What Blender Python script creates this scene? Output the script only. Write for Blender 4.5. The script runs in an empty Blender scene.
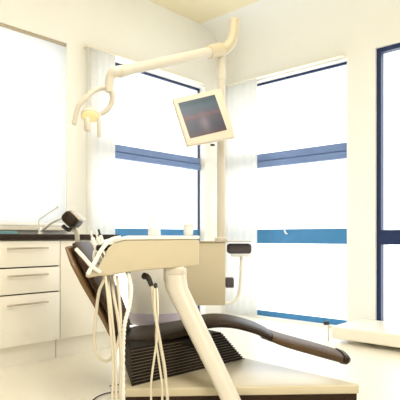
import bpy, bmesh, math, random
from mathutils import Vector, Matrix
random.seed(7)
C = bpy.context.scene.collection
PI = math.pi
# ---------------------------------------------------------------- geography (metres)
EYE = 0.90
FWD = Vector((0.7336, 0.6797, 0)); RGT = Vector((0.6797, -0.7336, 0)); UP = Vector((0, 0, 1))
XR, YL, HC = 4.59, 3.90, 3.30          # right wall plane, left wall plane, ceiling
XB, YB = -1.6, -2.6                    # walls behind the viewer
FOC = 510.0

def F(r, f, z):
    p = RGT * r + FWD * f
    return Vector((p.x, p.y, z))
def at(px, py, f):                     # picture reading + distance -> point in the room
    return F((px - 200) / FOC * f, f, EYE - (py - 237) / FOC * f)

# ---------------------------------------------------------------- materials
def new_mat(name):
    m = bpy.data.materials.new(name); m.use_nodes = True
    return m, m.node_tree.nodes, m.node_tree.links
def pmat(name, col, rough=0.5, metal=0.0, var=0.04, scale=8.0, bump=0.0, bscale=60.0, coat=0.0, spec=0.5):
    m, n, l = new_mat(name)
    b = n['Principled BSDF']
    b.inputs['Roughness'].default_value = rough; b.inputs['Metallic'].default_value = metal
    b.inputs['Coat Weight'].default_value = coat
    b.inputs['Specular IOR Level'].default_value = spec
    tc = n.new('ShaderNodeTexCoord'); nz = n.new('ShaderNodeTexNoise'); nz.inputs['Scale'].default_value = scale
    nz.inputs['Detail'].default_value = 3
    l.new(tc.outputs['Object'], nz.inputs['Vector'])
    cr = n.new('ShaderNodeValToRGB')
    cr.color_ramp.elements[0].position = 0.3; cr.color_ramp.elements[1].position = 0.7
    cr.color_ramp.elements[0].color = tuple(max(0, c * (1 - var)) for c in col) + (1,)
    cr.color_ramp.elements[1].color = tuple(min(1, c * (1 + var)) for c in col) + (1,)
    l.new(nz.outputs['Fac'], cr.inputs['Fac']); l.new(cr.outputs['Color'], b.inputs['Base Color'])
    if bump:
        n2 = n.new('ShaderNodeTexNoise'); n2.inputs['Scale'].default_value = bscale
        l.new(tc.outputs['Object'], n2.inputs['Vector'])
        bp = n.new('ShaderNodeBump'); bp.inputs['Strength'].default_value = bump; bp.inputs['Distance'].default_value = 0.003
        l.new(n2.outputs['Fac'], bp.inputs['Height']); l.new(bp.outputs['Normal'], b.inputs['Normal'])
    return m
def lin(r, g, b):
    f = lambda c: (c / 255 / 12.92) if c / 255 <= .04045 else ((c / 255 + .055) / 1.055) ** 2.4
    return (f(r), f(g), f(b))
M = {}
M['wall'] = pmat('wall_plaster', lin(247, 246, 241), 0.9, bump=.15, var=.01, scale=2)
M['ceil'] = pmat('ceiling_paint', lin(242, 232, 198), 0.9, var=.01, scale=2)
M['cab'] = pmat('cream_laminate', lin(248, 243, 229), 0.35, var=.012, scale=3)
M['unit'] = pmat('cream_plastic', lin(208, 196, 168), 0.3, var=.01, scale=4)
M['unitw'] = pmat('pale_plastic', lin(216, 209, 195), 0.3, var=.01, scale=4)
M['white'] = pmat('white_plastic', lin(248, 246, 240), 0.3, var=.01, scale=4)
M['lilac'] = pmat('lilac_plastic', lin(214, 206, 226), 0.3, var=.01, scale=4)
M['top'] = pmat('dark_worktop', lin(50, 40, 34), 0.6, var=.15, scale=60, spec=.15)
M['gap'] = pmat('painted_gap_shadow', lin(70, 60, 48), 0.8)
M['steel'] = pmat('brushed_steel', lin(190, 178, 160), 0.35, 0.7, var=.05, scale=40)
M['chrome'] = pmat('chrome', lin(232, 228, 220), 0.3, 0.45, var=.02)
M['leather'] = pmat('dark_brown_leather', lin(46, 34, 25), 0.42, spec=.18, var=.10, scale=14, bump=.3, bscale=160)
M['leather3'] = pmat('warm_brown_leather', lin(64, 44, 29), 0.42, spec=.18, var=.10, scale=14, bump=.3, bscale=160)
M['leather2'] = pmat('mid_brown_leather', lin(86, 67, 49), 0.45, spec=.18, var=.08, scale=14, bump=.3, bscale=160)
M['shell'] = pmat('tan_shell', lin(128, 98, 64), 0.35, var=.04)
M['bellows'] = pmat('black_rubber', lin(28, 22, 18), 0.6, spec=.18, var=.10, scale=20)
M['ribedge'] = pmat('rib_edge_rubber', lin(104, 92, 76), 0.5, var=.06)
M['kick'] = pmat('dark_base_rubber', lin(50, 34, 22), 0.6, spec=.18)
M['black'] = pmat('black_plastic', lin(32, 28, 26), 0.35)
M['greypad'] = pmat('grey_pad', lin(80, 74, 80), 0.7, var=.06, bump=.2)
M['blue'] = pmat('navy_frame', lin(14, 40, 88), 0.4, var=.04)
M['blue_glare'] = pmat('glare_blue_frame', lin(60, 130, 184), 0.45, var=.05)  # frame blue with the window glare painted into the colour
M['blue_veil'] = pmat('veiled_blue_frame', lin(112, 136, 184), 0.45, var=.05)  # frame blue paled to carry the veil of glare on the upper bars
M['cloth'] = pmat('blue_cloth', lin(130, 170, 180), 0.9, var=.06)
M['hose'] = pmat('hose_rubber', lin(222, 213, 192), 0.5, var=.02)
M['bez'] = pmat('monitor_shell', lin(224, 215, 198), 0.4, var=.01)
M['rad'] = pmat('radiator_enamel', lin(247, 242, 226), 0.3, var=.01)
M['sill'] = pmat('pale_sill', lin(243, 237, 222), 0.5, var=.01)

def floor_mat():
    m = pmat('floor_vinyl', lin(243, 237, 221), 0.32, var=.02, scale=3)
    n, l = m.node_tree.nodes, m.node_tree.links
    b = n['Principled BSDF']
    tc = n.new('ShaderNodeTexCoord'); nz = n.new('ShaderNodeTexNoise')
    nz.inputs['Scale'].default_value = 5; l.new(tc.outputs['Object'], nz.inputs['Vector'])
    mr = n.new('ShaderNodeMapRange'); mr.inputs['To Min'].default_value = .26; mr.inputs['To Max'].default_value = .42
    l.new(nz.outputs['Fac'], mr.inputs['Value']); l.new(mr.outputs['Result'], b.inputs['Roughness'])
    return m
M['floor'] = floor_mat()
def glass_mat():
    m, n, l = new_mat('window_glass')
    n.remove(n['Principled BSDF'])
    tr = n.new('ShaderNodeBsdfTransparent'); tr.inputs['Color'].default_value = (.97, .98, .985, 1)
    gl = n.new('ShaderNodeBsdfGlossy'); gl.inputs['Roughness'].default_value = .03
    lw = n.new('ShaderNodeLayerWeight'); pw = n.new('ShaderNodeMath'); pw.operation = 'POWER'; pw.inputs[1].default_value = 5.0
    l.new(lw.outputs['Facing'], pw.inputs[0])
    fr = n.new('ShaderNodeMath'); fr.operation = 'MULTIPLY_ADD'; fr.inputs[1].default_value = .8; fr.inputs[2].default_value = .02
    l.new(pw.outputs[0], fr.inputs[0])
    mx = n.new('ShaderNodeMixShader')
    l.new(fr.outputs[0], mx.inputs['Fac']); l.new(tr.outputs['BSDF'], mx.inputs[1]); l.new(gl.outputs['BSDF'], mx.inputs[2])
    l.new(mx.outputs['Shader'], n['Material Output'].inputs['Surface'])
    return m
M['glass'] = glass_mat()
def sheer_mat(name, col, thin):
    m, n, l = new_mat(name)
    n.remove(n['Principled BSDF'])
    tr = n.new('ShaderNodeBsdfTransparent')
    tl = n.new('ShaderNodeBsdfTranslucent'); tl.inputs['Color'].default_value = col + (1,)
    df = n.new('ShaderNodeBsdfDiffuse'); df.inputs['Color'].default_value = col + (1,)
    m1 = n.new('ShaderNodeMixShader'); m1.inputs['Fac'].default_value = .28
    l.new(tl.outputs['BSDF'], m1.inputs[1]); l.new(df.outputs['BSDF'], m1.inputs[2])
    tc = n.new('ShaderNodeTexCoord'); wv = n.new('ShaderNodeTexNoise'); wv.inputs['Scale'].default_value = 30
    l.new(tc.outputs['Object'], wv.inputs['Vector'])
    mr = n.new('ShaderNodeMapRange'); mr.inputs['To Min'].default_value = thin - .03; mr.inputs['To Max'].default_value = thin + .03
    l.new(wv.outputs['Fac'], mr.inputs['Value'])
    m2 = n.new('ShaderNodeMixShader'); l.new(mr.outputs['Result'], m2.inputs['Fac'])
    l.new(m1.outputs['Shader'], m2.inputs[1]); l.new(tr.outputs['BSDF'], m2.inputs[2])
    l.new(m2.outputs['Shader'], n['Material Output'].inputs['Surface'])
    return m
M['blind'] = sheer_mat('white_blind_fabric', (.86, .86, .845), .06)
M['sheer'] = sheer_mat('sheer_fabric', (.93, .92, .88), .05)
def plastic_clear():
    m, n, l = new_mat('clear_plastic')
    b = n['Principled BSDF']; b.inputs['Base Color'].default_value = (.93, .94, .93, 1)
    b.inputs['Roughness'].default_value = .25; b.inputs['Alpha'].default_value = .75
    return m
M['clear'] = plastic_clear()
def lampface():
    m, n, l = new_mat('lamp_reflector')
    b = n['Principled BSDF']; b.inputs['Base Color'].default_value = lin(232, 218, 150) + (1,)
    b.inputs['Emission Color'].default_value = (1, .9, .55, 1); b.inputs['Emission Strength'].default_value = .2
    return m
M['lampface'] = lampface()

# ---------------------------------------------------------------- mesh helpers (all build in room coordinates)
def BM(): return bmesh.new()
def box(bm, x0, y0, z0, x1, y1, z1):
    vs = [bm.verts.new((x, y, z)) for z in (z0, z1) for y in (y0, y1) for x in (x0, x1)]
    for f in ((0, 2, 3, 1), (4, 5, 7, 6), (0, 1, 5, 4), (2, 6, 7, 3), (0, 4, 6, 2), (1, 3, 7, 5)):
        bm.faces.new([vs[i] for i in f])
    return bm
def bevel(bm, w, seg=3):
    bmesh.ops.recalc_face_normals(bm, faces=bm.faces)
    es = [e for e in bm.edges if len(e.link_faces) == 2 and e.calc_face_angle(0) > 0.5]
    if es: bmesh.ops.bevel(bm, geom=es, offset=w, segments=seg, affect='EDGES', profile=.5, clamp_overlap=True)
    return bm
def obox(bm, c, ax, ay, az, sx, sy, sz):
    """box at centre c with unit axes and full sizes"""
    vs = []
    for k in (-.5, .5):
        for j in (-.5, .5):
            for i in (-.5, .5):
                vs.append(bm.verts.new(c + ax * sx * i + ay * sy * j + az * sz * k))
    for f in ((0, 2, 3, 1), (4, 5, 7, 6), (0, 1, 5, 4), (2, 6, 7, 3), (0, 4, 6, 2), (1, 3, 7, 5)):
        bm.faces.new([vs[i] for i in f])
    return bm
def prism(bm, pts, off):
    """extrude closed 3-D outline by vector off"""
    a = [bm.verts.new(p) for p in pts]; b = [bm.verts.new(p + off) for p in pts]
    n = len(a)
    bm.faces.new(a); bm.faces.new(b[::-1])
    for i in range(n): bm.faces.new((a[i], b[i], b[(i + 1) % n], a[(i + 1) % n]))
    return bm
def smooth_path(pts, n=8):
    """Catmull-Rom through points"""
    P = [pts[0]] + list(pts) + [pts[-1]]; out = []
    for i in range(1, len(P) - 2):
        for k in range(n):
            t = k / n; a, b, c, d = P[i - 1], P[i], P[i + 1], P[i + 2]
            out.append(.5 * ((2 * b) + (c - a) * t + (2 * a - 5 * b + 4 * c - d) * t * t + (3 * b - a - 3 * c + d) * t ** 3))
    out.append(P[-2].copy()); return out
def tube(bm, pts, r, seg=12, cap=True):
    """round tube; r number or list"""
    n = len(pts); rs = r if isinstance(r, (list, tuple)) else [r] * n
    if len(rs) != n:
        rs = [rs[0] + (rs[-1] - rs[0]) * i / (n - 1) for i in range(n)]
    t0 = (pts[1] - pts[0]).normalized()
    u = t0.orthogonal().normalized(); rings = []
    for i in range(n):
        t = ((pts[min(i + 1, n - 1)] - pts[max(i - 1, 0)])).normalized()
        u = (u - t * u.dot(t)).normalized(); v = t.cross(u)
        rings.append([bm.verts.new(pts[i] + (u * math.cos(2 * PI * k / seg) + v * math.sin(2 * PI * k / seg)) * rs[i]) for k in range(seg)])
    for i in range(n - 1):
        for k in range(seg):
            bm.faces.new((rings[i][k], rings[i][(k + 1) % seg], rings[i + 1][(k + 1) % seg], rings[i + 1][k]))
    if cap: bm.faces.new(rings[0][::-1]); bm.faces.new(rings[-1])
    return bm
def rtube(bm, pts, r, seg=16, e=None):
    """tube with rounded ends"""
    d0 = (pts[0] - pts[1]).normalized(); d1 = (pts[-1] - pts[-2]).normalized()
    ra, rb = (r, r) if not isinstance(r, (list, tuple)) else (r[0], r[-1])
    e = e if e is not None else .5
    P, R = [], []
    for k in (3, 2, 1):
        a = k / 3 * PI / 2
        P.append(pts[0] + d0 * ra * e * math.sin(a)); R.append(max(ra * math.cos(a), ra * .15))
    n = len(pts)
    for i, p in enumerate(pts): P.append(p); R.append(ra + (rb - ra) * i / (n - 1))
    for k in (1, 2, 3):
        a = k / 3 * PI / 2
        P.append(pts[-1] + d1 * rb * e * math.sin(a)); R.append(max(rb * math.cos(a), rb * .15))
    return tube(bm, P, R, seg)
def lathe(bm, base, axis, prof, seg=24):
    """prof: (radius, height) list"""
    u = axis.orthogonal().normalized(); v = axis.cross(u); rings = []
    for r, h in prof:
        rings.append([bm.verts.new(base + axis * h + (u * math.cos(2 * PI * k / seg) + v * math.sin(2 * PI * k / seg)) * max(r, .0005)) for k in range(seg)])
    for i in range(len(rings) - 1):
        for k in range(seg):
            bm.faces.new((rings[i][k], rings[i][(k + 1) % seg], rings[i + 1][(k + 1) % seg], rings[i + 1][k]))
    bm.faces.new(rings[0][::-1]); bm.faces.new(rings[-1])
    return bm
def loft(bm, path, fc, hw, ht, seg=20, ex=3.2):
    """path: list of (lat, z); fc distance of centre; hw half widths, ht half thicknesses: upholstered slab"""
    n = len(path); rings = []
    pts = [Vector((a, 0, z)) for a, z in path]
    for i in range(n):
        t = (pts[min(i + 1, n - 1)] - pts[max(i - 1, 0)]).normalized()
        nn = Vector((-t.z, 0, t.x))
        f = fc[i] if isinstance(fc, list) else fc
        w = hw[i] if isinstance(hw, list) else hw; h = ht[i] if isinstance(ht, list) else ht
        ring = []
        for k in range(seg):
            a = 2 * PI * k / seg; c, s = math.cos(a), math.sin(a)
            sw = math.copysign(abs(c) ** (2 / ex), c) * w; sh = math.copysign(abs(s) ** (2 / ex), s) * h
            p = pts[i] + nn * sh
            ring.append(bm.verts.new(F(p.x, f + sw, p.z)))
        rings.append(ring)
    for i in range(n - 1):
        for k in range(seg):
            bm.faces.new((rings[i][k], rings[i][(k + 1) % seg], rings[i + 1][(k + 1) % seg], rings[i + 1][k]))
    bm.faces.new(rings[0][::-1]); bm.faces.new(rings[-1])
    return bm
def lerp_list(keys, n):
    out = []
    for i in range(n):
        t = i / (n - 1) * (len(keys) - 1); k = min(int(t), len(keys) - 2); out.append(keys[k] + (keys[k + 1] - keys[k]) * (t - k))
    return out

def wloc(o):
    v = Vector((0, 0, 0))
    while o is not None: v = v + Vector(o.location); o = o.parent
    return v
def obj(name, bm, mat, parent=None, smooth=True, base=False, mods=None):
    bmesh.ops.recalc_face_normals(bm, faces=bm.faces)
    xs = [v.co for v in bm.verts]
    lo = Vector([min(c[i] for c in xs) for i in range(3)]); hi = Vector([max(c[i] for c in xs) for i in range(3)])
    o0 = (lo + hi) / 2
    if base: o0.z = lo.z
    bmesh.ops.translate(bm, verts=bm.verts, vec=-o0)
    me = bpy.data.meshes.new(name); bm.to_mesh(me); bm.free()
    if smooth:
        for p in me.polygons: p.use_smooth = True
        me.set_sharp_from_angle(angle=math.radians(38))
    for m in (mat if isinstance(mat, list) else [mat]): me.materials.append(m)
    o = bpy.data.objects.new(name, me); C.objects.link(o)
    o.location = o0
    if parent is not None:
        o.parent = parent; o.location = o0 - wloc(parent)
    return o
def tag(o, label, cat, group=None):
    o['label'] = label; o['category'] = cat
    if group: o['group'] = group
    return o
def thing(name, label, cat, loc, group=None):
    o = bpy.data.objects.new(name, None); C.objects.link(o); o.location = Vector(loc); o.empty_display_size = .1
    return tag(o, label, cat, group)
def struct(name, bm, mat, parent=None, smooth=False):
    o = obj(name, bm, mat, parent, smooth=smooth)
    if parent is None: o['kind'] = 'structure'
    return o

# ---------------------------------------------------------------- room shell
T = .30
bm = BM(); box(bm, XB - T, YB - T, -.12, XR + T, YL + T, 0); struct('floor', bm, M['floor'])
bm = BM(); box(bm, XB - T, YB - T, HC, XR + T, YL + T, HC + .15); struct('ceiling', bm, M['ceil'])
# window openings
W1 = (1.10, 2.49, .99, 2.60)       # left wall, above the worktop
W2 = (2.73, 4.29, .02, 2.60)       # left wall, full height
W3 = (2.314, 3.83, .02, 2.63)      # right wall, full height
W4 = (0.55, 2.03, .06, 2.66)      # right wall, above the radiator
bm = BM()
def wl(x0, x1, z0, z1): box(bm, x0, YL, z0, x1, YL + T, z1)
wl(XB - T, W1[0], 0, HC); wl(W1[0], W1[1], 0, W1[2]); wl(W1[0], W1[1], W1[3], HC); wl(W1[1], W2[0], 0, HC)
wl(W2[0], W2[1], 0, W2[2]); wl(W2[0], W2[1], W2[3], HC); wl(W2[1], XR + T, 0, HC)
struct('wall_left', bm, M['wall'])
bm = BM()
def wr(y0, y1, z0, z1): box(bm, XR, y0, z0, XR + T, y1, z1)
wr(YB - T, W4[0], 0, HC); wr(W4[0], W4[1], 0, W4[2]); wr(W4[0], W4[1], W4[3], HC); wr(W4[1], W3[0], 0, HC)
wr(W3[0], W3[1], 0, W3[2]); wr(W3[0], W3[1], W3[3], HC); wr(W3[1], YL, 0, HC)
struct('wall_right', bm, M['wall'])
bm = BM(); box(bm, XB - T, YB - T, 0, XB, YL, HC); struct('wall_back', bm, M['wall'])
bm = BM(); box(bm, XB, YB - T, 0, XR, YB, HC); struct('wall_front', bm, M['wall'])
# plaster cove where the right wall meets the ceiling
R = .38
pts = [Vector((XR, YB, HC))] + [Vector((XR - R + R * math.cos(a), YB, HC - R + R * math.sin(a))) for a in [i / 14 * PI / 2 for i in range(15)]]
bm = BM(); prism(bm, pts, Vector((0, YL - YB, 0))); struct('trim_1', bm, M['wall'], smooth=True)
bm = BM(); box(bm, 2.55 + .15, YL - .012, 0, 2.73 - .0, YL, .07); struct('baseboard_left', bm, M['sill'])

def wbox(side, bm, a0, a1, d0, d1, z0, z1):
    """box in a wall: a along the wall, d depth outwards from the inner face"""
    if side == 'L': box(bm, a0, YL + d0, z0, a1, YL + d1, z1)
    else: box(bm, XR + d0, a0, z0, XR + d1, a1, z1)
def window(name, side, W, recess, fw, transoms, handle=None, hz=1.02, fa=None, fb=None, rail='blue', dep=1.0):
    fa = fa or fw; fb = fb or fw
    a0, a1, z0, z1 = W
    d0, d1 = recess, recess + .06 * dep
    bm = BM()
    wbox(side, bm, a0, a0 + fa, d0, d1, z0, z1); wbox(side, bm, a1 - fb, a1, d0, d1, z0, z1)
    wbox(side, bm, a0 + fa, a1 - fb, d0, d1, z1 - fw, z1); wbox(side, bm, a0 + fa, a1 - fb, d0 + .001, d1 - .001, z0, z0 + fw)
    w = obj(name, bm, M['blue'], None, smooth=False); w['kind'] = 'structure'
    if rail != 'blue':
        bm = BM(); wbox(side, bm, a0 + fa, a1 - fb, d0 - .006, d0, z0 + .001, z0 + fw + .035); obj('bottom_rail', bm, M[rail], w, smooth=False)
    zs = [z0 + fw]
    for (tz0, tz1, mt, step) in transoms:
        bm = BM(); wbox(side, bm, a0 + fa, a1 - fb, d0 - .005, d1, tz0, tz1)
        if step:
            wbox(side, bm, a0 + fa, a1 - fb, d0 - .03, d0 - .005, tz0, tz0 + (tz1 - tz0) * .42)
            wbox(side, bm, a0 + fa, a1 - fb, d0 - .018, d0 - .005, tz0 + (tz1 - tz0) * .50, tz1)
        obj('transom', bm, M[mt], w, smooth=False); zs += [tz0, tz1]
    zs.append(z1 - fw)
    for i in range(0, len(zs), 2):
        if zs[i + 1] - zs[i] < .03: continue
        bm = BM(); wbox(side, bm, a0 + fa, a1 - fb, d0 + .03 * dep, d0 + .03 * dep + .005, zs[i], zs[i + 1]); obj('glass_pane', bm, M['glass'], w, smooth=False)
    if handle is not None:
        bm = BM()
        if side == 'R':
            P = [Vector((XR + d0 - .01, handle, hz + .03)), Vector((XR + d0 - .05, handle, hz + .03)), Vector((XR + d0 - .055, handle, hz - .01)), Vector((XR + d0 - .05, handle - .02, hz - .06)), Vector((XR + d0 - .012, handle - .02, hz - .065))]
            rtube(bm, smooth_path(P), .008, 8)
        hh = obj('window_handle', bm, M['white'], w); hh['label'] = 'white window handle'
    return w
window('window_1', 'L', W1, .08, .02, [])
window('window_2', 'L', W2, .08, .024, [(.83, .985, 'blue_glare', False), (1.665, 1.80, 'blue_veil', True)], fb=.016, dep=.35)
window('window_3', 'R', W3, .08, .024, [(.83, .985, 'blue_glare', False), (1.675, 1.83, 'blue_veil', True)], 3.05, 1.0, fa=.010, rail='blue_glare', dep=.35)
window('window_4', 'R', W4, .03, .042, [(.83, .965, 'blue', False)])
# inner sill below window 1
bm = BM(); box(bm, 1.12, YL - .06, .955, 2.49, YL + .07, .99); bevel(bm, .004, 2); struct('trim_2', bm, M['sill'])
# ---------------------------------------------------------------- blinds and curtains
def sheer(bm, side, a0, a1, d, z0, z1, wave, amp):
    n = max(8, int((a1 - a0) / wave * 10)); prev = None
    for i in range(n + 1):
        a = a0 + (a1 - a0) * i / n; dd = d + amp * math.sin(2 * PI * (a - a0) / wave) + amp * .3 * math.sin(5.3 * (a - a0) / wave)
        c = (lambda z: (a, YL - dd, z)) if side == 'L' else (lambda z: (XR - dd, a, z))
        cur = (bm.verts.new(c(z0)), bm.verts.new(c(z1)))
        if prev: bm.faces.new((prev[0], cur[0], cur[1], prev[1]))
        prev = cur
def curtain(name, label, cat, side, a0, a1, d, z0, z1, wave, amp, mat, r0, r1, sol=.0015):
    if side == 'L': t = thing(name, label, cat, ((a0 + a1) / 2, YL - d, z0))
    else: t = thing(name, label, cat, (XR - d, (a0 + a1) / 2, z0))
    bm = BM(); sheer(bm, side, a0, a1, d, z0, z1 - .002, wave, amp)
    o = obj('fabric', bm, M[mat], t)
    s = o.modifiers.new('thickness', 'SOLIDIFY'); s.thickness = sol
    bm = BM()
    if side == 'L': box(bm, r0, YL - d - .02, z1, r1, YL - .0, z1 + .014)
    else: box(bm, XR - d - .02, r0, z1, XR, r1, z1 + .014)
    bevel(bm, .003, 2); obj('curtain_rail', bm, M['sill'], t)
    return t
def blind():
    t = thing('roller_blind', 'white translucent blind drawn down over the window above the worktop', 'blind', (1.8, YL + .02, .995))
    bm = BM(); box(bm, 1.13, YL + .018, 1.02, 2.485, YL + .0205, 2.575); obj('fabric', bm, M['blind'], t, smooth=False)
    bm = BM(); box(bm, 1.12, YL + .008, 2.575, 2.49, YL + .05, 2.60); obj('head_rail', bm, M['steel'], t)
    bm = BM(); box(bm, 1.13, YL + .012, .993, 2.485, YL + .028, 1.02); bevel(bm, .004, 2); obj('bottom_bar', bm, M['white'], t)
blind()
curtain('sheer_curtain', 'pale sheer curtain gathered beside the pier, left of the blue window bars', 'curtain', 'L', 2.66, 2.975, .05, .03, 2.605, .075, .006, 'sheer', 2.66, 4.2)
curtain('sheer_curtain', 'white sheer curtain in the room corner, left end of the right-hand window', 'curtain', 'R', 3.35, 3.80, .05, .03, 2.645, .09, .007, 'sheer', 2.33, 3.84)

# ---------------------------------------------------------------- cabinets
YF = 3.30
def cab_body(t, x0, x1):
    bm = BM(); box(bm, x0, YF + .02, .145, x1, YL, .88); obj('carcass', bm, M['cab'], t, smooth=False)
    bm = BM(); box(bm, x0 + .002, YF + .06, 0, x1 - .002, YF + .08, .145)
    obj('plinth', bm, M['cab'], t, smooth=False)
def front(name, t, x0, x1, z0, z1):
    bm = BM(); box(bm, x0 + .003, YF, z0 + .003, x1 - .003, YF + .0195, z1 - .003); bevel(bm, .002, 2)
    return obj(name, bm, M['cab'], t)
t = thing('drawer_cabinet', 'cream three-drawer cabinet with bar handles under the left end of the worktop', 'cabinet', (1.80, 3.6, 0))
cab_body(t, 1.545, 2.05)
bm = BM(); box(bm, 1.549, YF + .0197, .15, 2.046, YF + .0199, .876); 
obj('drawer_gap_shade', bm, M['gap'], t, smooth=False)  # thin dark sheet standing in for shade between the drawer fronts
for z0, z1, hz in ((.69, .876, .822), (.505, .686, .635), (.148, .501, .437)):
    d = front('drawer', t, 1.545, 2.05, z0, z1)
    bm = BM()
    a, b = Vector((1.632, YF - .03, hz)), Vector((1.935, YF - .03, hz))
    rtube(bm, [a, b], .0065, 10)
    for xx in (1.665, 1.90): tube(bm, [Vector((xx, YF - .03, hz)), Vector((xx, YF, hz))], .005, 8)
    h = obj('handle', bm, M['steel'], d); h['label'] = 'brushed metal bar handle'
t = thing('door_cabinet', 'plain cream door cabinet behind the chair backrest, right of the drawers', 'cabinet', (2.30, 3.6, 0))
cab_body(t, 2.052, 2.56); front('door', t, 2.052, 2.56, .148, .876)
bm = BM(); box(bm, 1.535, YF - .02, .88, 2.59, YL, .92); bevel(bm, .004, 2)
tag(obj('worktop', bm, M['top']), 'dark brown worktop running over the cream cabinets', 'worktop')
# tap
fb = at(40, 233, 3.72); fb.z = .92
t = thing('tap', 'chrome tap with raised lever on the dark worktop under the window', 'tap', fb)
bm = BM(); lathe(bm, fb, UP, [(.022, 0), (.022, .006), (.013, .01), (.013, .05), (.011, .055)], 16); obj('base', bm, M['chrome'], t)
def atz(px, py, f): return at(px, py, f)
bm = BM(); rtube(bm, smooth_path([fb + Vector((0, 0, .02)), at(44, 229, 3.70), at(52, 222.5, 3.66), at(60, 218.8, 3.62), at(66, 217.6, 3.6)]), .0095, 10); obj('spout', bm, M['chrome'], t)
bm = BM(); rtube(bm, [fb + Vector((0, 0, .03)), at(38.5, 222, 3.72), at(39, 220, 3.72), at(47, 214, 3.71), at(58, 207, 3.70)], .0045, 8)
lathe(bm, at(57, 208, 3.70), (at(60, 205, 3.7) - at(57, 208, 3.70)).normalized(), [(.004, 0), (.011, .004), (.011, .016), (.005, .02)], 12); obj('lever', bm, M['chrome'], t)
# cloth
c = Vector((1.76, 3.55, .9205))
bm = BM(); box(bm, c.x - .12, c.y - .07, .9205, c.x + .06, c.y + .07, .9315); box(bm, c.x - .115, c.y - .065, .932, c.x + .055, c.y + .065, .943); bevel(bm, .005, 2)
tag(obj('folded_cloth', bm, M['cloth'], base=True), 'small folded blue cloth lying on the worktop left of the tap', 'cloth')

# ---------------------------------------------------------------- dental chair
t = thing('dental_chair', 'brown leather dental chair with raised backrest on a cream floor base', 'dental chair', F(0, 3.0, 0))
# floor base
pl = [(-.39, 2.60), (.83, 2.66), (.835, 2.69), (.27, 3.29), (.10, 3.42), (-.50, 3.28), (-.42, 2.75)]
bm = BM(); prism(bm, [F(a, f, .082) for a, f in pl], Vector((0, 0, .044))); bevel(bm, .006, 3); obj('base_plate', bm, M['unit'], t)
cx = sum(a for a, f in pl) / 7; cf = sum(f for a, f in pl) / 7
bm = BM(); prism(bm, [F(cx + (a - cx) * .985, cf + (f - cf) * .985, .0) for a, f in pl], Vector((0, 0, .081))); o = obj('base_skirt', bm, M['kick'], t, smooth=False); o['label'] = 'dark skirt under the cream plate'
# bellows with ribs
bo = [(-.352, 2.64), (.287, 3.24), (.08, 3.36), (-.48, 3.20)]
to = [(-.365, 2.66), (.135, 3.12), (.02, 3.26), (-.48, 3.20)]
bm = BM(); NR = 12; z0, z1 = .126, .318
rings = []; idx = []
for i in range(NR):
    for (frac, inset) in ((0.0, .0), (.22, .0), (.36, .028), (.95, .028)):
        s = (i + frac) / NR
        q = [((b[0] + (c_[0] - b[0]) * s), (b[1] + (c_[1] - b[1]) * s)) for b, c_ in zip(bo, to)]
        mx = sum(p[0] for p in q) / 4; my = sum(p[1] for p in q) / 4
        k = 1 - inset
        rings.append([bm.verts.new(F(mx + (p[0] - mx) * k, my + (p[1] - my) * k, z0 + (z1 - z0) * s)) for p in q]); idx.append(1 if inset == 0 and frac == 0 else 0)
for i in range(len(rings) - 1):
    for k in range(4):
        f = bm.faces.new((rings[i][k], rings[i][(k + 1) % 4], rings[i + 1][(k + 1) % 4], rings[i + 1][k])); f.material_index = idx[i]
bm.faces.new(rings[0][::-1]); bm.faces.new(rings[-1])
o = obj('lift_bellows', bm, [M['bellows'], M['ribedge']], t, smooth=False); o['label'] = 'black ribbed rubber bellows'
# seat, leg rest, backrest, headrest
def dense(keys, n):   # smooth (lat,z) path
    return [(p.x, p.z) for p in smooth_path([Vector((a, 0, z)) for a, z in keys], n)]
# under-seat pan
bm = BM(); obox(bm, F(-.16, 3.04, .300), RGT, FWD, UP, .46, .28, .05); bevel(bm, .015, 3); obj('seat_pan', bm, M['bellows'], t)
kp = dense([(-.46, .300), (-.40, .308), (-.28, .318), (-.13, .350), (.04, .398), (.18, .398), (.32, .362), (.405, .322)], 5); n = len(kp)
bm = BM(); loft(bm, kp, lerp_list([3.07, 3.07, 3.06, 3.05, 3.045, 3.04, 3.035, 3.03], n), lerp_list([.20, .22, .22, .19, .16, .145, .14, .135], n), lerp_list([.02, .034, .036, .034, .03, .026, .024, .022], n))
obj('seat', bm, M['leather'], t)
kp = dense([(.410, .320), (.50, .288), (.66, .243), (.79, .206), (.825, .196)], 5); n = len(kp)
bm = BM(); loft(bm, kp, 3.02, lerp_list([.137, .135, .13, .12, .105], n), lerp_list([.022, .026, .028, .028, .022], n))
o = obj('leg_rest', bm, M['leather2'], t); o['label'] = 'lighter brown leg rest'
kp = dense([(.822, .197), (.850, .189), (.870, .180)], 4); n = len(kp)
bm = BM(); loft(bm, kp, 3.02, lerp_list([.115, .108, .07], n), lerp_list([.033, .031, .014], n)); o = obj('foot_cap', bm, M['leather'], t); o['label'] = 'dark rounded foot end'
bm = BM(); loft(bm, dense([(.36, .318), (.55, .250), (.70, .210), (.78, .186)], 4), 3.02, .05, .012); obj('leg_rest_rail', bm, M['black'], t)
# backrest: cushion in front, tan shell behind
kb = [(-.455, .345), (-.52, .50), (-.60, .65), (-.665, .77), (-.715, .865)]
kp = dense(kb, 5); n = len(kp)
bm = BM(); loft(bm, kp, 3.08, lerp_list([.19, .23, .245, .24, .20], n), lerp_list([.022, .03, .032, .032, .02], n)); obj('backrest', bm, M['leather3'], t)
ks = [(a - .046, z - .022) for a, z in kb]
kp = dense(ks, 5); n = len(kp)
bm = BM(); loft(bm, kp, 3.08, lerp_list([.18, .225, .245, .242, .19], n), lerp_list([.014, .024, .026, .024, .014], n)); o = obj('back_shell', bm, M['shell'], t); o['label'] = 'tan moulded shell behind the backrest'
# hinge between seat and back
bm = BM(); tube(bm, [F(-.47, 2.90, .31), F(-.47, 3.24, .31)], .032, 16); obj('hinge', bm, M['black'], t)
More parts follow.
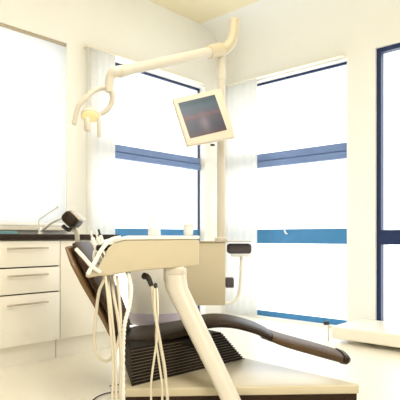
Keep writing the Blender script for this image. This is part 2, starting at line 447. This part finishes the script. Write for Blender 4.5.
# headrest
hc = at(72.5, 219.5, 3.02)
ax = (RGT * math.cos(.78) - UP * math.sin(.78)); an = (RGT * math.sin(.78) + UP * math.cos(.78))
bm = BM(); obox(bm, hc, ax, FWD, an, .098, .18, .075); bevel(bm, .03, 4); hd = obj('headrest', bm, M['leather'], t)
bm = BM(); obox(bm, hc + an * .038 + ax * .008, ax, FWD, an, .085, .15, .016); bevel(bm, .007, 3); obj('headrest_shell', bm, M['steel'], hd)
bm = BM(); rtube(bm, smooth_path([at(63, 226, 3.0), at(66, 228.5, 3.0), at(69, 230, 3.02), at(71, 227.5, 3.05)]), .012, 10); obj('adjustment_lever', bm, M['black'], hd)
bm = BM(); rtube(bm, smooth_path([at(71, 229, 3.06), at(75, 230.5, 3.06), at(77, 235, 3.07), at(77.5, 243, 3.08), at(79, 249, 3.10)]), .014, 10); o = obj('headrest_bracket', bm, M['unitw'], t); o['label'] = 'curved pale bracket'

# ---------------------------------------------------------------- delivery unit (instrument table) on its arm
A0 = Vector((-.557, 2.45)); A1 = Vector((-.011, 2.85)); du = (A1 - A0).normalized(); dv = Vector((-.09, .996)).normalized()
L = (A1 - A0).length
def D(u, v, z): p = A0 + du * u + dv * v; return F(p.x, p.y, z)
# pixel column -> u along the near face of the unit
def uof(px):
    k = (px - 200) / FOC
    return (k * A0.y - A0.x) / (du.x - k * du.y)
def dof(u): return (A0 + du * u).y
def face(px, py, v=0.0):
    u = uof(px); z = EYE - (py - 237) / FOC * dof(u); return D(u, v, z)
t = thing('dental_delivery_unit', 'cream instrument table over the seat, carried on a thick slanting floor arm', 'dental unit', F(.14, 2.50, 0))
out = [(84, 276), (88, 278.2), (98, 276.3), (111, 275.5), (130, 272), (160, 269), (199, 266), (199, 240), (196, 239.2), (124, 240), (114, 243), (108, 248), (103.5, 257), (98, 267), (92, 272)]
bm = BM(); prism(bm, [face(px, py) for px, py in out], (D(0, .26, 0) - D(0, 0, 0))); bevel(bm, .010, 3); obj('body', bm, M['unit'], t)
rim = [(113, 243), (119, 237.6), (128, 235.6), (199.5, 235.6), (199.5, 239), (124, 239.8)]
bm = BM(); prism(bm, [face(px, py, -.006) for px, py in rim], (D(0, .272, 0) - D(0, 0, 0))); bevel(bm, .004, 2); o = obj('tray_top', bm, M['white'], t); o['label'] = 'white tray surface'
# holder frame at the left end: three white struts
fr = BM()
rtube(fr, smooth_path([face(120, 237.5, -.005), face(111, 240, -.01), face(103, 248, -.015), face(96, 260, -.015), face(88, 274, -.008)], 6), .0105, 12)
rtube(fr, smooth_path([face(76.5, 249, -.012), face(84, 257, -.014), face(92, 266, -.016), face(100, 272, -.008)], 6), .0095, 12)
rtube(fr, smooth_path([D(.30, .20, .895), D(.10, .21, .880), D(.03, .20, .82), D(.05, .18, .74), D(.13, .16, .735)], 6), .009, 12)
tube(fr, [face(94, 264, -.012), D(.05, .19, .78)], .007, 10)
o = obj('holder_frame', fr, M['white'], t); o['label'] = 'white crossed instrument holder'
bm = BM(); obox(bm, D(.10, .15, .845), F(du.x, du.y, 0), F(dv.x, dv.y, 0), UP, .10, .12, .03); bevel(bm, .008, 2); obj('holder_block', bm, M['leather'], t)
# neck and slanting arm
nk = F(-.135, 2.80, .735)
bm = BM(); obox(bm, F(-.137, 2.83, .695), RGT, FWD, UP, .125, .13, .09); bevel(bm, .02, 4); obj('neck', bm, M['unitw'], t)
P = [F(-.137, 2.80, .665), F(-.128, 2.78, .625), F(.11, 2.555, .18), F(.186, 2.49, .03)]
bm = BM()
rings = []
for i, (p, w, d) in enumerate(((P[0] + Vector((0, 0, .03)), .122, .11), (P[1], .126, .11), (P[2], .102, .10), (P[3], .10, .10))):
    ring = []
    for k in range(24):
        a = 2 * PI * k / 24; cc, ss = math.cos(a), math.sin(a)
        ring.append(bm.verts.new(p + RGT * math.copysign(abs(cc) ** .75, cc) * w / 2 + FWD * math.copysign(abs(ss) ** .75, ss) * d / 2))
    rings.append(ring)
for i in range(3):
    for k in range(24): bm.faces.new((rings[i][k], rings[i][(k + 1) % 24], rings[i + 1][(k + 1) % 24], rings[i + 1][k]))
bm.faces.new(rings[0][::-1]); bm.faces.new(rings[-1])
obj('support_arm', bm, M['unitw'], t)
bm = BM(); lathe(bm, F(.186, 2.48, 0), UP, [(.10, 0), (.10, .02), (.088, .034), (.07, .036)], 28); obj('arm_foot', bm, M['unitw'], t)

# handpieces in the holder, each with its own hose
def handpiece(label, g0, g1, hose, gr=.010, mat='white', tipmat='chrome', hr=.0078):
    h = thing('dental_handpiece', label, 'handpiece', g0, 'handpieces with hoses at the instrument table')
    bm = BM(); rtube(bm, [g0, (g0 + g1) / 2, g1], gr, 12); gp = obj('grip', bm, M[mat], h)
    d = (g1 - g0).normalized()
    bm = BM(); rtube(bm, [g1 + d * .0005, g1 + d * .02, g1 + d * .03 + UP * .006], gr * .55, 10); obj('tip', bm, M[tipmat], h)
    bm = BM(); tube(bm, smooth_path([g0 - d * .001] + hose, 8), hr, 10); o = obj('hose', bm, M['hose'], h)
    return h
def fz(px, py, f): return at(px, py, f)
def ex(px, py): return D(uof(px), -.012, EYE - (py - 237) / FOC * 2.47)
hp = [
 ('white handpiece rising left of the holder strut, its hose outermost and looping beside the backrest', at(97, 251, 2.60), at(92.5, 238, 2.60),
   [at(103, 268, 2.64), at(104, 279, 2.56), at(99, 292, 2.52), at(96, 315, 2.50), at(94.5, 343, 2.50), at(99, 357, 2.50), at(107, 361, 2.48), at(114, 354, 2.46), at(119, 338, 2.46), at(120.5, 318, 2.48), at(119, 296, 2.54), at(117, 276, 2.60)]),
 ('white handpiece in the middle of the holder, its hose falling straight to the floor', at(101, 251, 2.66), at(97.5, 238, 2.66),
   [at(107, 268, 2.72), at(108, 281, 2.60), at(110, 300, 2.46), at(112, 320, 2.42), at(115, 355, 2.42), at(116, 397, 2.42), at(117, 424, 2.42)]),
 ('dark-tipped handpiece nearest the tray top, its hose bending toward the chair base', at(105, 249, 2.74), at(100.5, 236, 2.74),
   [at(111, 266, 2.80), at(112, 279, 2.70), at(114, 297, 2.50), at(119, 325, 2.46), at(121, 360, 2.46), at(120, 396, 2.46), at(121, 421, 2.46)]),
]
for i, (lab, g0, g1, hs) in enumerate(hp): handpiece(lab, g0, g1, hs, mat='white', tipmat='black' if i == 2 else 'chrome')
h = thing('cable_bundle', 'thin pale control cable hanging leftmost in the straight hose bunch', 'cable', at(105, 278, 2.45))
bm = BM(); tube(bm, smooth_path([at(105.5, 276.5, 2.50), at(107, 290, 2.42), at(108.5, 305, 2.40), at(110.5, 330, 2.40), at(113, 365, 2.40), at(112, 399, 2.40), at(111, 426, 2.40)]), .006, 10); obj('cable', bm, M['hose'], h)
h = thing('corrugated_hose', 'thick white corrugated hose, rightmost of the bunch beside the black bellows', 'hose', at(123, 420, 2.47))
pp = smooth_path([at(128, 273.5, 2.62), at(131, 288, 2.56), at(129.5, 305, 2.52), at(124.5, 325, 2.49), at(123, 350, 2.49), at(123, 385, 2.48), at(123, 417, 2.48)], 22)
bm = BM(); tube(bm, pp, [.0115 if (i // 2) % 2 else .0090 for i in range(len(pp))], 12); obj('ribbed_tube', bm, M['white'], h)
bm = BM(); tube(bm, [at(127.6, 271.2, 2.635), at(128, 273.4, 2.621)], .0135, 14); obj('cuff', bm, M['greypad'], h)
# dark suction-type nozzles under the table
h = thing('air_syringe', 'black air syringe under the instrument table with a long pale hose', 'syringe', at(146, 272, 2.72))
bm = BM(); rtube(bm, smooth_path([at(144, 276, 2.72), at(147, 276.8, 2.71), at(149.3, 280, 2.70), at(151.5, 285.5, 2.70)]), [.019, .012], 12); obj('grip', bm, M['black'], h)
bm = BM(); lathe(bm, at(141.5, 276.5, 2.70), RGT, [(.006, 0), (.011, .004), (.011, .012), (.006, .016)], 12); obj('trigger', bm, M['black'], h)
bm = BM(); tube(bm, smooth_path([at(151.8, 286.3, 2.70), at(153, 300, 2.62), at(157, 325, 2.56), at(161, 348, 2.55), at(165, 372, 2.53), at(169, 418, 2.50)]), .0085, 10); obj('hose', bm, M['hose'], h)
h = thing('suction_hose', 'pair of thin pale suction hoses crossing below the instrument table', 'hose', at(152, 286, 2.74))
bm = BM(); tube(bm, smooth_path([at(154.5, 288, 2.62), at(155, 310, 2.52), at(157, 335, 2.50), at(154, 360, 2.49), at(151, 386, 2.48), at(152, 420, 2.48)]), .0055, 10); obj('hose', bm, M['hose'], h)
bm = BM(); tube(bm, smooth_path([at(157, 288, 2.62), at(158, 312, 2.53), at(156, 338, 2.51), at(159, 362, 2.50), at(162, 386, 2.48), at(162, 420, 2.48)]), .0055, 10); obj('hose', bm, M['hose'], h)
bm = BM(); rtube(bm, [at(155.5, 284, 2.63), at(155.7, 287.5, 2.62)], .010, 12); obj('coupling', bm, M['black'], h)
# cups on the tray
ztop = max(v.z for v in [face(160, 235.6)])
cp = D(uof(141) + .08, .13, ztop + .001)
h = thing('soap_dispenser', 'small translucent white bottle with narrow neck standing on the instrument table', 'bottle', cp)
bm = BM(); lathe(bm, cp, UP, [(.033, 0), (.036, .004), (.034, .03), (.028, .055), (.012, .075), (.010, .088)], 20); obj('bottle_body', bm, M['clear'], h)
bm = BM(); lathe(bm, cp + UP * .0885, UP, [(.012, 0), (.012, .012), (.005, .016)], 14); obj('cap', bm, M['white'], h)
cp = D(uof(190) + .0, .13, ztop + .001)
h = thing('plastic_cup', 'white rounded plastic cup at the right end of the instrument table', 'cup', cp)
bm = BM(); lathe(bm, cp, UP, [(.020, 0), (.026, .004), (.031, .05), (.031, .060), (.029, .060), (.027, .05), (.018, .008)], 20); obj('cup_wall', bm, M['clear'], h)
bm = BM(); lathe(bm, cp + UP * .0605, UP, [(.033, 0), (.030, .010), (.018, .018), (.003, .020)], 20); obj('lid', bm, M['white'], h)

# ---------------------------------------------------------------- cuspidor unit behind the chair
t = thing('cuspidor_unit', 'cream spittoon cabinet behind the chair with an arm pad on its side', 'dental unit', F(-.05, 3.62, 0))
bm = BM()   # square cabinet
a0, a1 = -.14, .172
prism(bm, [F(a0, 3.46, .435), F(a1, 3.46, .435), F(a1, 3.75, .435), F(a0, 3.75, .435)], Vector((0, 0, .43))); bevel(bm, .006, 3); obj('cabinet', bm, M['unit'], t)
bm = BM(); prism(bm, [F(a0, 3.45, .866), F(a1 + .17, 3.45, .866), F(a1 + .19, 3.60, .866), F(a1 + .17, 3.76, .866), F(a0, 3.76, .866)], Vector((0, 0, .006))); o = obj('shelf_top', bm, M['steel'], t); o['label'] = 'thin grey metal shelf'
# round body with lilac underside
bc = F(-.30, 3.46, 0)
def ell(z, rx, ry): return [(bc + RGT * math.cos(2 * PI * k / 40) * rx + FWD * math.sin(2 * PI * k / 40) * ry + UP * z) for k in range(40)]
bm = BM()
rr = [[bm.verts.new(p) for p in ell(z, rx, ry)] for z, rx, ry in ((.400, .185, .15), (.42, .187, .152), (.80, .19, .155), (.83, .18, .146))]
for i in range(3):
    for k in range(40): bm.faces.new((rr[i][k], rr[i][(k + 1) % 40], rr[i + 1][(k + 1) % 40], rr[i + 1][k]))
bm.faces.new(rr[0][::-1]); bm.faces.new(rr[-1]); obj('round_body', bm, M['white'], t)
bm = BM()
rr = [[bm.verts.new(p) for p in ell(z, rx, ry)] for z, rx, ry in ((.300, .10, .08), (.318, .165, .13), (.350, .198, .16), (.399, .198, .16))]
for i in range(3):
    for k in range(40): bm.faces.new((rr[i][k], rr[i][(k + 1) % 40], rr[i + 1][(k + 1) % 40], rr[i + 1][k]))
bm.faces.new(rr[0][::-1]); bm.faces.new(rr[-1]); o = obj('under_tray', bm, M['lilac'], t); o['label'] = 'pale lilac curved underside'
bm = BM(); lathe(bm, F(-.30, 3.46, .831), UP, [(.05, 0), (.10, .025), (.12, .045), (.115, .045), (.09, .028), (.02, .012)], 32); obj('bowl', bm, M['white'], t)
bm = BM(); lathe(bm, F(-.30, 3.62, 0), UP, [(.09, 0), (.09, .02), (.06, .03), (.06, .299)], 24); obj('pedestal', bm, M['unitw'], t)
# arm pad on bent tube
tp = smooth_path([at(241.5, 257, 3.56), at(241.2, 270, 3.56), at(240.5, 285, 3.56), at(238.5, 296, 3.56), at(233, 302, 3.56), at(225, 303.5, 3.56)])
bm = BM(); tube(bm, tp, .0125, 12); o = obj('pad_bracket', bm, M['white'], t); o['label'] = 'white bent tube'
bm = BM(); obox(bm, at(239.0, 248.6, 3.56), RGT, FWD, UP, .165, .13, .070); bevel(bm, .02, 4); o = obj('arm_pad', bm, M['greypad'], t); o['label'] = 'dark grey cushion'
bm = BM(); obox(bm, at(240.5, 255.7, 3.56), RGT, FWD, UP, .13, .10, .014); bevel(bm, .004, 2); obj('pad_plate', bm, M['white'], t)
bm = BM(); obox(bm, at(229.5, 282.5, 3.56), RGT, FWD, UP, .058, .08, .068); bevel(bm, .008, 2); o = obj('side_block', bm, M['greypad'], t); o['label'] = 'small dark grey block'

# ---------------------------------------------------------------- operating lamp on pole
t = thing('operating_lamp', 'pale overhead dental lamp hanging from a long arm on a tall pole', 'lamp', F(.149, 3.60, .872))
bm = BM(); pb = F(.149, 3.60, .8725); pt = at(221.5, 55, 3.60)
tube(bm, [pb, Vector((pb.x, pb.y, pt.z))], .030, 20); obj('pole', bm, M['unitw'], t)
bm = BM(); lathe(bm, pb, UP, [(.045, 0), (.045, .02), (.031, .03), (.031, .04)], 20); obj('pole_base', bm, M['unitw'], t)
bm = BM(); lathe(bm, Vector((pb.x, pb.y, at(221, 80, 3.6).z)), UP, [(.0305, 0), (.034, .003), (.034, .10), (.0305, .103)], 20); obj('pole_collar', bm, M['unitw'], t)
bm = BM(); rtube(bm, smooth_path([at(217, 51.5, 3.60), at(224, 49, 3.60), at(230, 44, 3.60), at(233, 36, 3.60), at(234.2, 27, 3.60), at(234.5, 20, 3.60)]), [.040, .033], 20); obj('elbow', bm, M['unit'], t)
e0 = at(222, 49.5, 3.58); e1 = at(121, 71.5, 3.02); dd = (e1 - e0).normalized()
bm = BM(); tube(bm, [e0 + dd * .06, e1], [.037, .030], 20); obj('arm', bm, M['unitw'], t)
bm = BM(); rtube(bm, [e0 + dd * .01, e0 + dd * .05, e0 + dd * .09, e0 + dd * .135], [.050, .046], 20, .25); obj('arm_collar', bm, M['unit'], t)
bm = BM(); rtube(bm, [e1 - dd * .06, e1 - dd * .02, e1 + dd * .01], [.034, .037], 18, .4); obj('end_collar', bm, M['unitw'], t)
bm = BM(); tube(bm, smooth_path([e1 + dd * .012, at(114.5, 72.5, 3.0), at(110.8, 76, 3.0), at(109.3, 83, 3.0), at(109, 92, 3.0)]), [.036, .022], 18); obj('wrist', bm, M['unitw'], t)
bm = BM()
rtube(bm, smooth_path([at(110, 88, 3.0), at(101, 88, 3.0), at(93, 91.5, 2.98), at(86, 98, 2.96), at(80, 104, 2.95), at(77, 110, 2.95), at(74, 124, 2.95)]), [.017, .014], 12)
rtube(bm, smooth_path([at(110, 89, 3.0), at(112.5, 96, 3.02), at(111, 104, 3.03), at(106, 111, 3.03), at(98, 115, 3.02)]), [.017, .013], 12)
obj('yoke', bm, M['unitw'], t)
hc = at(90, 114.5, 2.98)
axis = (F(.1, -.55, -1)).normalized()
bm = BM(); lathe(bm, hc - axis * .03, axis, [(.015, 0), (.036, .004), (.049, .018), (.053, .032), (.053, .045)], 28); o = obj('lamp_head', bm, M['unitw'], t)
bm = BM(); lathe(bm, hc + axis * .0155, axis, [(.049, 0), (.046, .006), (.03, .009), (.005, .009)], 28); o2 = obj('lamp_face', bm, M['lampface'], o); o2['label'] = 'yellowish reflector'
for (x0, y0, x1, y1, f, r) in ((87, 118.5, 87.3, 130, 2.93, .0175), (99, 114, 99.2, 136.5, 2.99, .0115)):
    bm = BM(); rtube(bm, [at(x0, y0, f), at(x1, y1, f)], r, 14); obj('handle', bm, M['unitw'], t)

# ---------------------------------------------------------------- monitor on the pole
def screen_mat():
    m, n, l = new_mat('monitor_picture')
    b = n['Principled BSDF']; b.inputs['Roughness'].default_value = .3
    tc = n.new('ShaderNodeTexCoord'); sp = n.new('ShaderNodeSeparateXYZ'); l.new(tc.outputs['UV'], sp.inputs['Vector'])
    nz = n.new('ShaderNodeTexNoise'); nz.inputs['Scale'].default_value = 5; l.new(tc.outputs['UV'], nz.inputs['Vector'])
    ad = n.new('ShaderNodeMath'); ad.operation = 'MULTIPLY_ADD'; ad.inputs[1].default_value = .16
    l.new(nz.outputs['Fac'], ad.inputs[0]); l.new(sp.outputs['Y'], ad.inputs[2])
    cr = n.new('ShaderNodeValToRGB'); e = cr.color_ramp.elements
    e[0].position = .08; e[0].color = lin(78, 52, 60) + (1,)
    e[1].position = 1.0; e[1].color = lin(60, 78, 88) + (1,)
    for p, c_ in ((.22, (58, 56, 70)), (.42, (66, 68, 82)), (.56, (84, 74, 84)), (.63, (112, 82, 86)), (.70, (84, 86, 98)), (.88, (74, 94, 106))):
        k = e.new(p); k.color = lin(*c_) + (1,)
    l.new(ad.outputs[0], cr.inputs['Fac'])
    # pale upright figure in the middle: gaussian blob in the lower half
    def m2(op, a, bv):
        q = n.new('ShaderNodeMath'); q.operation = op
        if hasattr(a, 'node'): l.new(a, q.inputs[0])
        else: q.inputs[0].default_value = a
        if hasattr(bv, 'node'): l.new(bv, q.inputs[1])
        else: q.inputs[1].default_value = bv
        return q.outputs[0]
    dx = m2('MULTIPLY', m2('SUBTRACT', sp.outputs['X'], .5), 7.0); dy = m2('MULTIPLY', m2('SUBTRACT', sp.outputs['Y'], .33), 4.0)
    r2 = m2('ADD', m2('MULTIPLY', dx, dx), m2('MULTIPLY', dy, dy)); g = m2('MULTIPLY', m2('EXPONENT', m2('MULTIPLY', r2, -1.5), 0.0), .6)
    mx = n.new('ShaderNodeMixRGB'); mx.inputs['Color2'].default_value = lin(140, 126, 132) + (1,)
    l.new(g, mx.inputs['Fac']); l.new(cr.outputs['Color'], mx.inputs['Color1'])
    dim = n.new('ShaderNodeMixRGB'); dim.blend_type = 'MULTIPLY'; dim.inputs['Fac'].default_value = 1; dim.inputs['Color2'].default_value = (.25, .25, .25, 1)
    l.new(mx.outputs['Color'], dim.inputs['Color1']); l.new(dim.outputs['Color'], b.inputs['Base Color'])
    l.new(mx.outputs['Color'], b.inputs['Emission Color']); b.inputs['Emission Strength'].default_value = .55
    return m
TL, TR, BR, BL = at(172.5, 98.5, 3.34), at(221, 88, 3.44), at(235.5, 137, 3.42), at(187.5, 146, 3.32)
cen = (TL + TR + BR + BL) / 4
mx_ = ((TR - TL) + (BR - BL)).normalized(); my_ = ((TL - BL) + (TR - BR)); my_ = (my_ - mx_ * my_.dot(mx_)).normalized(); mn_ = mx_.cross(my_)   # towards viewer
if mn_.dot(FWD) > 0: mn_ = -mn_
t = thing('monitor', 'square pale flat monitor with a dark picture, tilted on the lamp pole', 'monitor', cen)
def quad_inset(k0): return [cen + (p - cen) * k0 for p in (TL, TR, BR, BL)]
bm = BM(); prism(bm, quad_inset(1.0), -mn_ * .035); bevel(bm, .008, 3); obj('housing', bm, M['bez'], t)
scr = [at(178.3, 103, 3.34), at(214.7, 94.5, 3.42), at(227, 129.8, 3.41), at(190.3, 138.3, 3.33)]
scr = [p - mn_ * ((p - cen).dot(mn_) - .0015) for p in scr]
bm = BM(); uvl = bm.loops.layers.uv.new('UVMap')
vs = [bm.verts.new(p) for p in scr]; b2 = [bm.verts.new(p - mn_ * .0012) for p in scr]
f = bm.faces.new(vs); bm.faces.new(b2[::-1])
for i in range(4): bm.faces.new((vs[i], b2[i], b2[(i + 1) % 4], vs[(i + 1) % 4]))
for ff in bm.faces:
    for lp in ff.loops:
        i = (vs + b2).index(lp.vert) % 4; lp[uvl].uv = ((0, 1), (1, 1), (1, 0), (0, 0))[i]
o = obj('screen', bm, screen_mat(), t, smooth=False); o['label'] = 'dark bluish picture with a reddish band'
bm = BM(); prism(bm, [cen + (p - cen) * .62 - mn_ * .0355 for p in (TL, TR, BR, BL)], -mn_ * .02); bevel(bm, .006, 2); obj('rear_cover', bm, M['bez'], t)
bm = BM(); tube(bm, [cen - mn_ * .056, F(.149, 3.56, cen.z)], .018, 12); obj('bracket', bm, M['unitw'], t)
bm = BM(); obox(bm, at(212.5, 145, 3.40), RGT, FWD, UP, .03, .02, .012); bevel(bm, .003, 2); obj('socket', bm, M['black'], t)

# ---------------------------------------------------------------- radiator under window 4
t = thing('low_radiator', 'long low cream radiator along the floor under the right window', 'radiator', (4.2, 1.1, 0))
bm = BM(); box(bm, 3.94, .35, .040, 4.50, 2.13, .143); bevel(bm, .012, 3); obj('casing', bm, M['rad'], t)
for yy in (.55, 1.25, 1.95):
    bm = BM(); box(bm, 4.12, yy - .03, 0, 4.40, yy + .03, .0395); obj('foot', bm, M['rad'], t, smooth=False)
bm = BM()
vb = Vector((4.02, 2.20, .15))
tube(bm, [Vector((vb.x, vb.y, 0)), Vector((vb.x, vb.y, .14))], .009, 10); obj('pipe', bm, M['chrome'], t)
bm = BM(); tube(bm, [vb + Vector((0, 0, -.025)), Vector((vb.x, 2.125, .10))], .011, 10); obj('pipe', bm, M['chrome'], t)
bm = BM(); rtube(bm, [vb + Vector((0, .0, 0)), vb + Vector((-.03, .02, .0))], .017, 14); o = obj('valve', bm, M['black'], t); o['label'] = 'dark valve knob'

# ---------------------------------------------------------------- cords on the floor
def cord(label, P, r, mat):
    bm = BM(); tube(bm, smooth_path(P, 8), r, 8); tag(obj('floor_cord', bm, M[mat], base=True), label, 'cord')
fl = lambda px, py: F((px - 200) / FOC * (EYE * FOC / (py - 237)), EYE * FOC / (py - 237), .006)
cord('thin dark cord curving over the floor below the hanging hoses', [fl(88, 406), fl(97, 398), fl(108, 394), fl(119, 393), fl(127, 395)], .0035, 'kick')
cord('short grey cord curled against the chair base on the floor', [fl(110, 387), fl(114, 385.5), fl(120, 386), fl(126, 388.5)], .0035, 'black')

# ---------------------------------------------------------------- light
w = bpy.data.worlds.new('World'); bpy.context.scene.world = w; w.use_nodes = True
bg = w.node_tree.nodes['Background']; bg.inputs['Color'].default_value = (.94, .97, 1.0, 1); bg.inputs['Strength'].default_value = 1.7
def area(name, loc, sx, sy, power, col, rot=(0, 0, 0)):
    l = bpy.data.lights.new(name, 'AREA'); l.shape = 'RECTANGLE'; l.size = sx; l.size_y = sy; l.energy = power; l.color = col
    o = bpy.data.objects.new(name, l); C.objects.link(o); o.location = loc; o.rotation_euler = rot
    return o
area('ceiling_fill_light', (1.0, -.6, 3.25), 1.2, 2.4, 52, (1, .95, .87))  # unseen fill light, added overhead to brighten the room
area('ceiling_fill_light', (1.6, 1.9, 3.25), .9, 1.2, 12, (1, .95, .86))  # smaller added fill over the chair, no fitting behind it

# ---------------------------------------------------------------- camera
cam = bpy.data.cameras.new('Camera'); co = bpy.data.objects.new('Camera', cam); C.objects.link(co)
co.location = (0, 0, EYE); co.rotation_euler = (PI / 2, 0, math.atan2(-FWD.x, FWD.y))
cam.sensor_width = 36; cam.lens = FOC / 400 * 36; cam.shift_y = 37 / 400; cam.clip_start = .05
bpy.context.scene.camera = co
vs_ = bpy.context.scene.view_settings
vs_.view_transform = 'Standard'; vs_.look = 'None'; vs_.exposure = 0.80; vs_.gamma = 1.0; vs_.use_curve_mapping = False
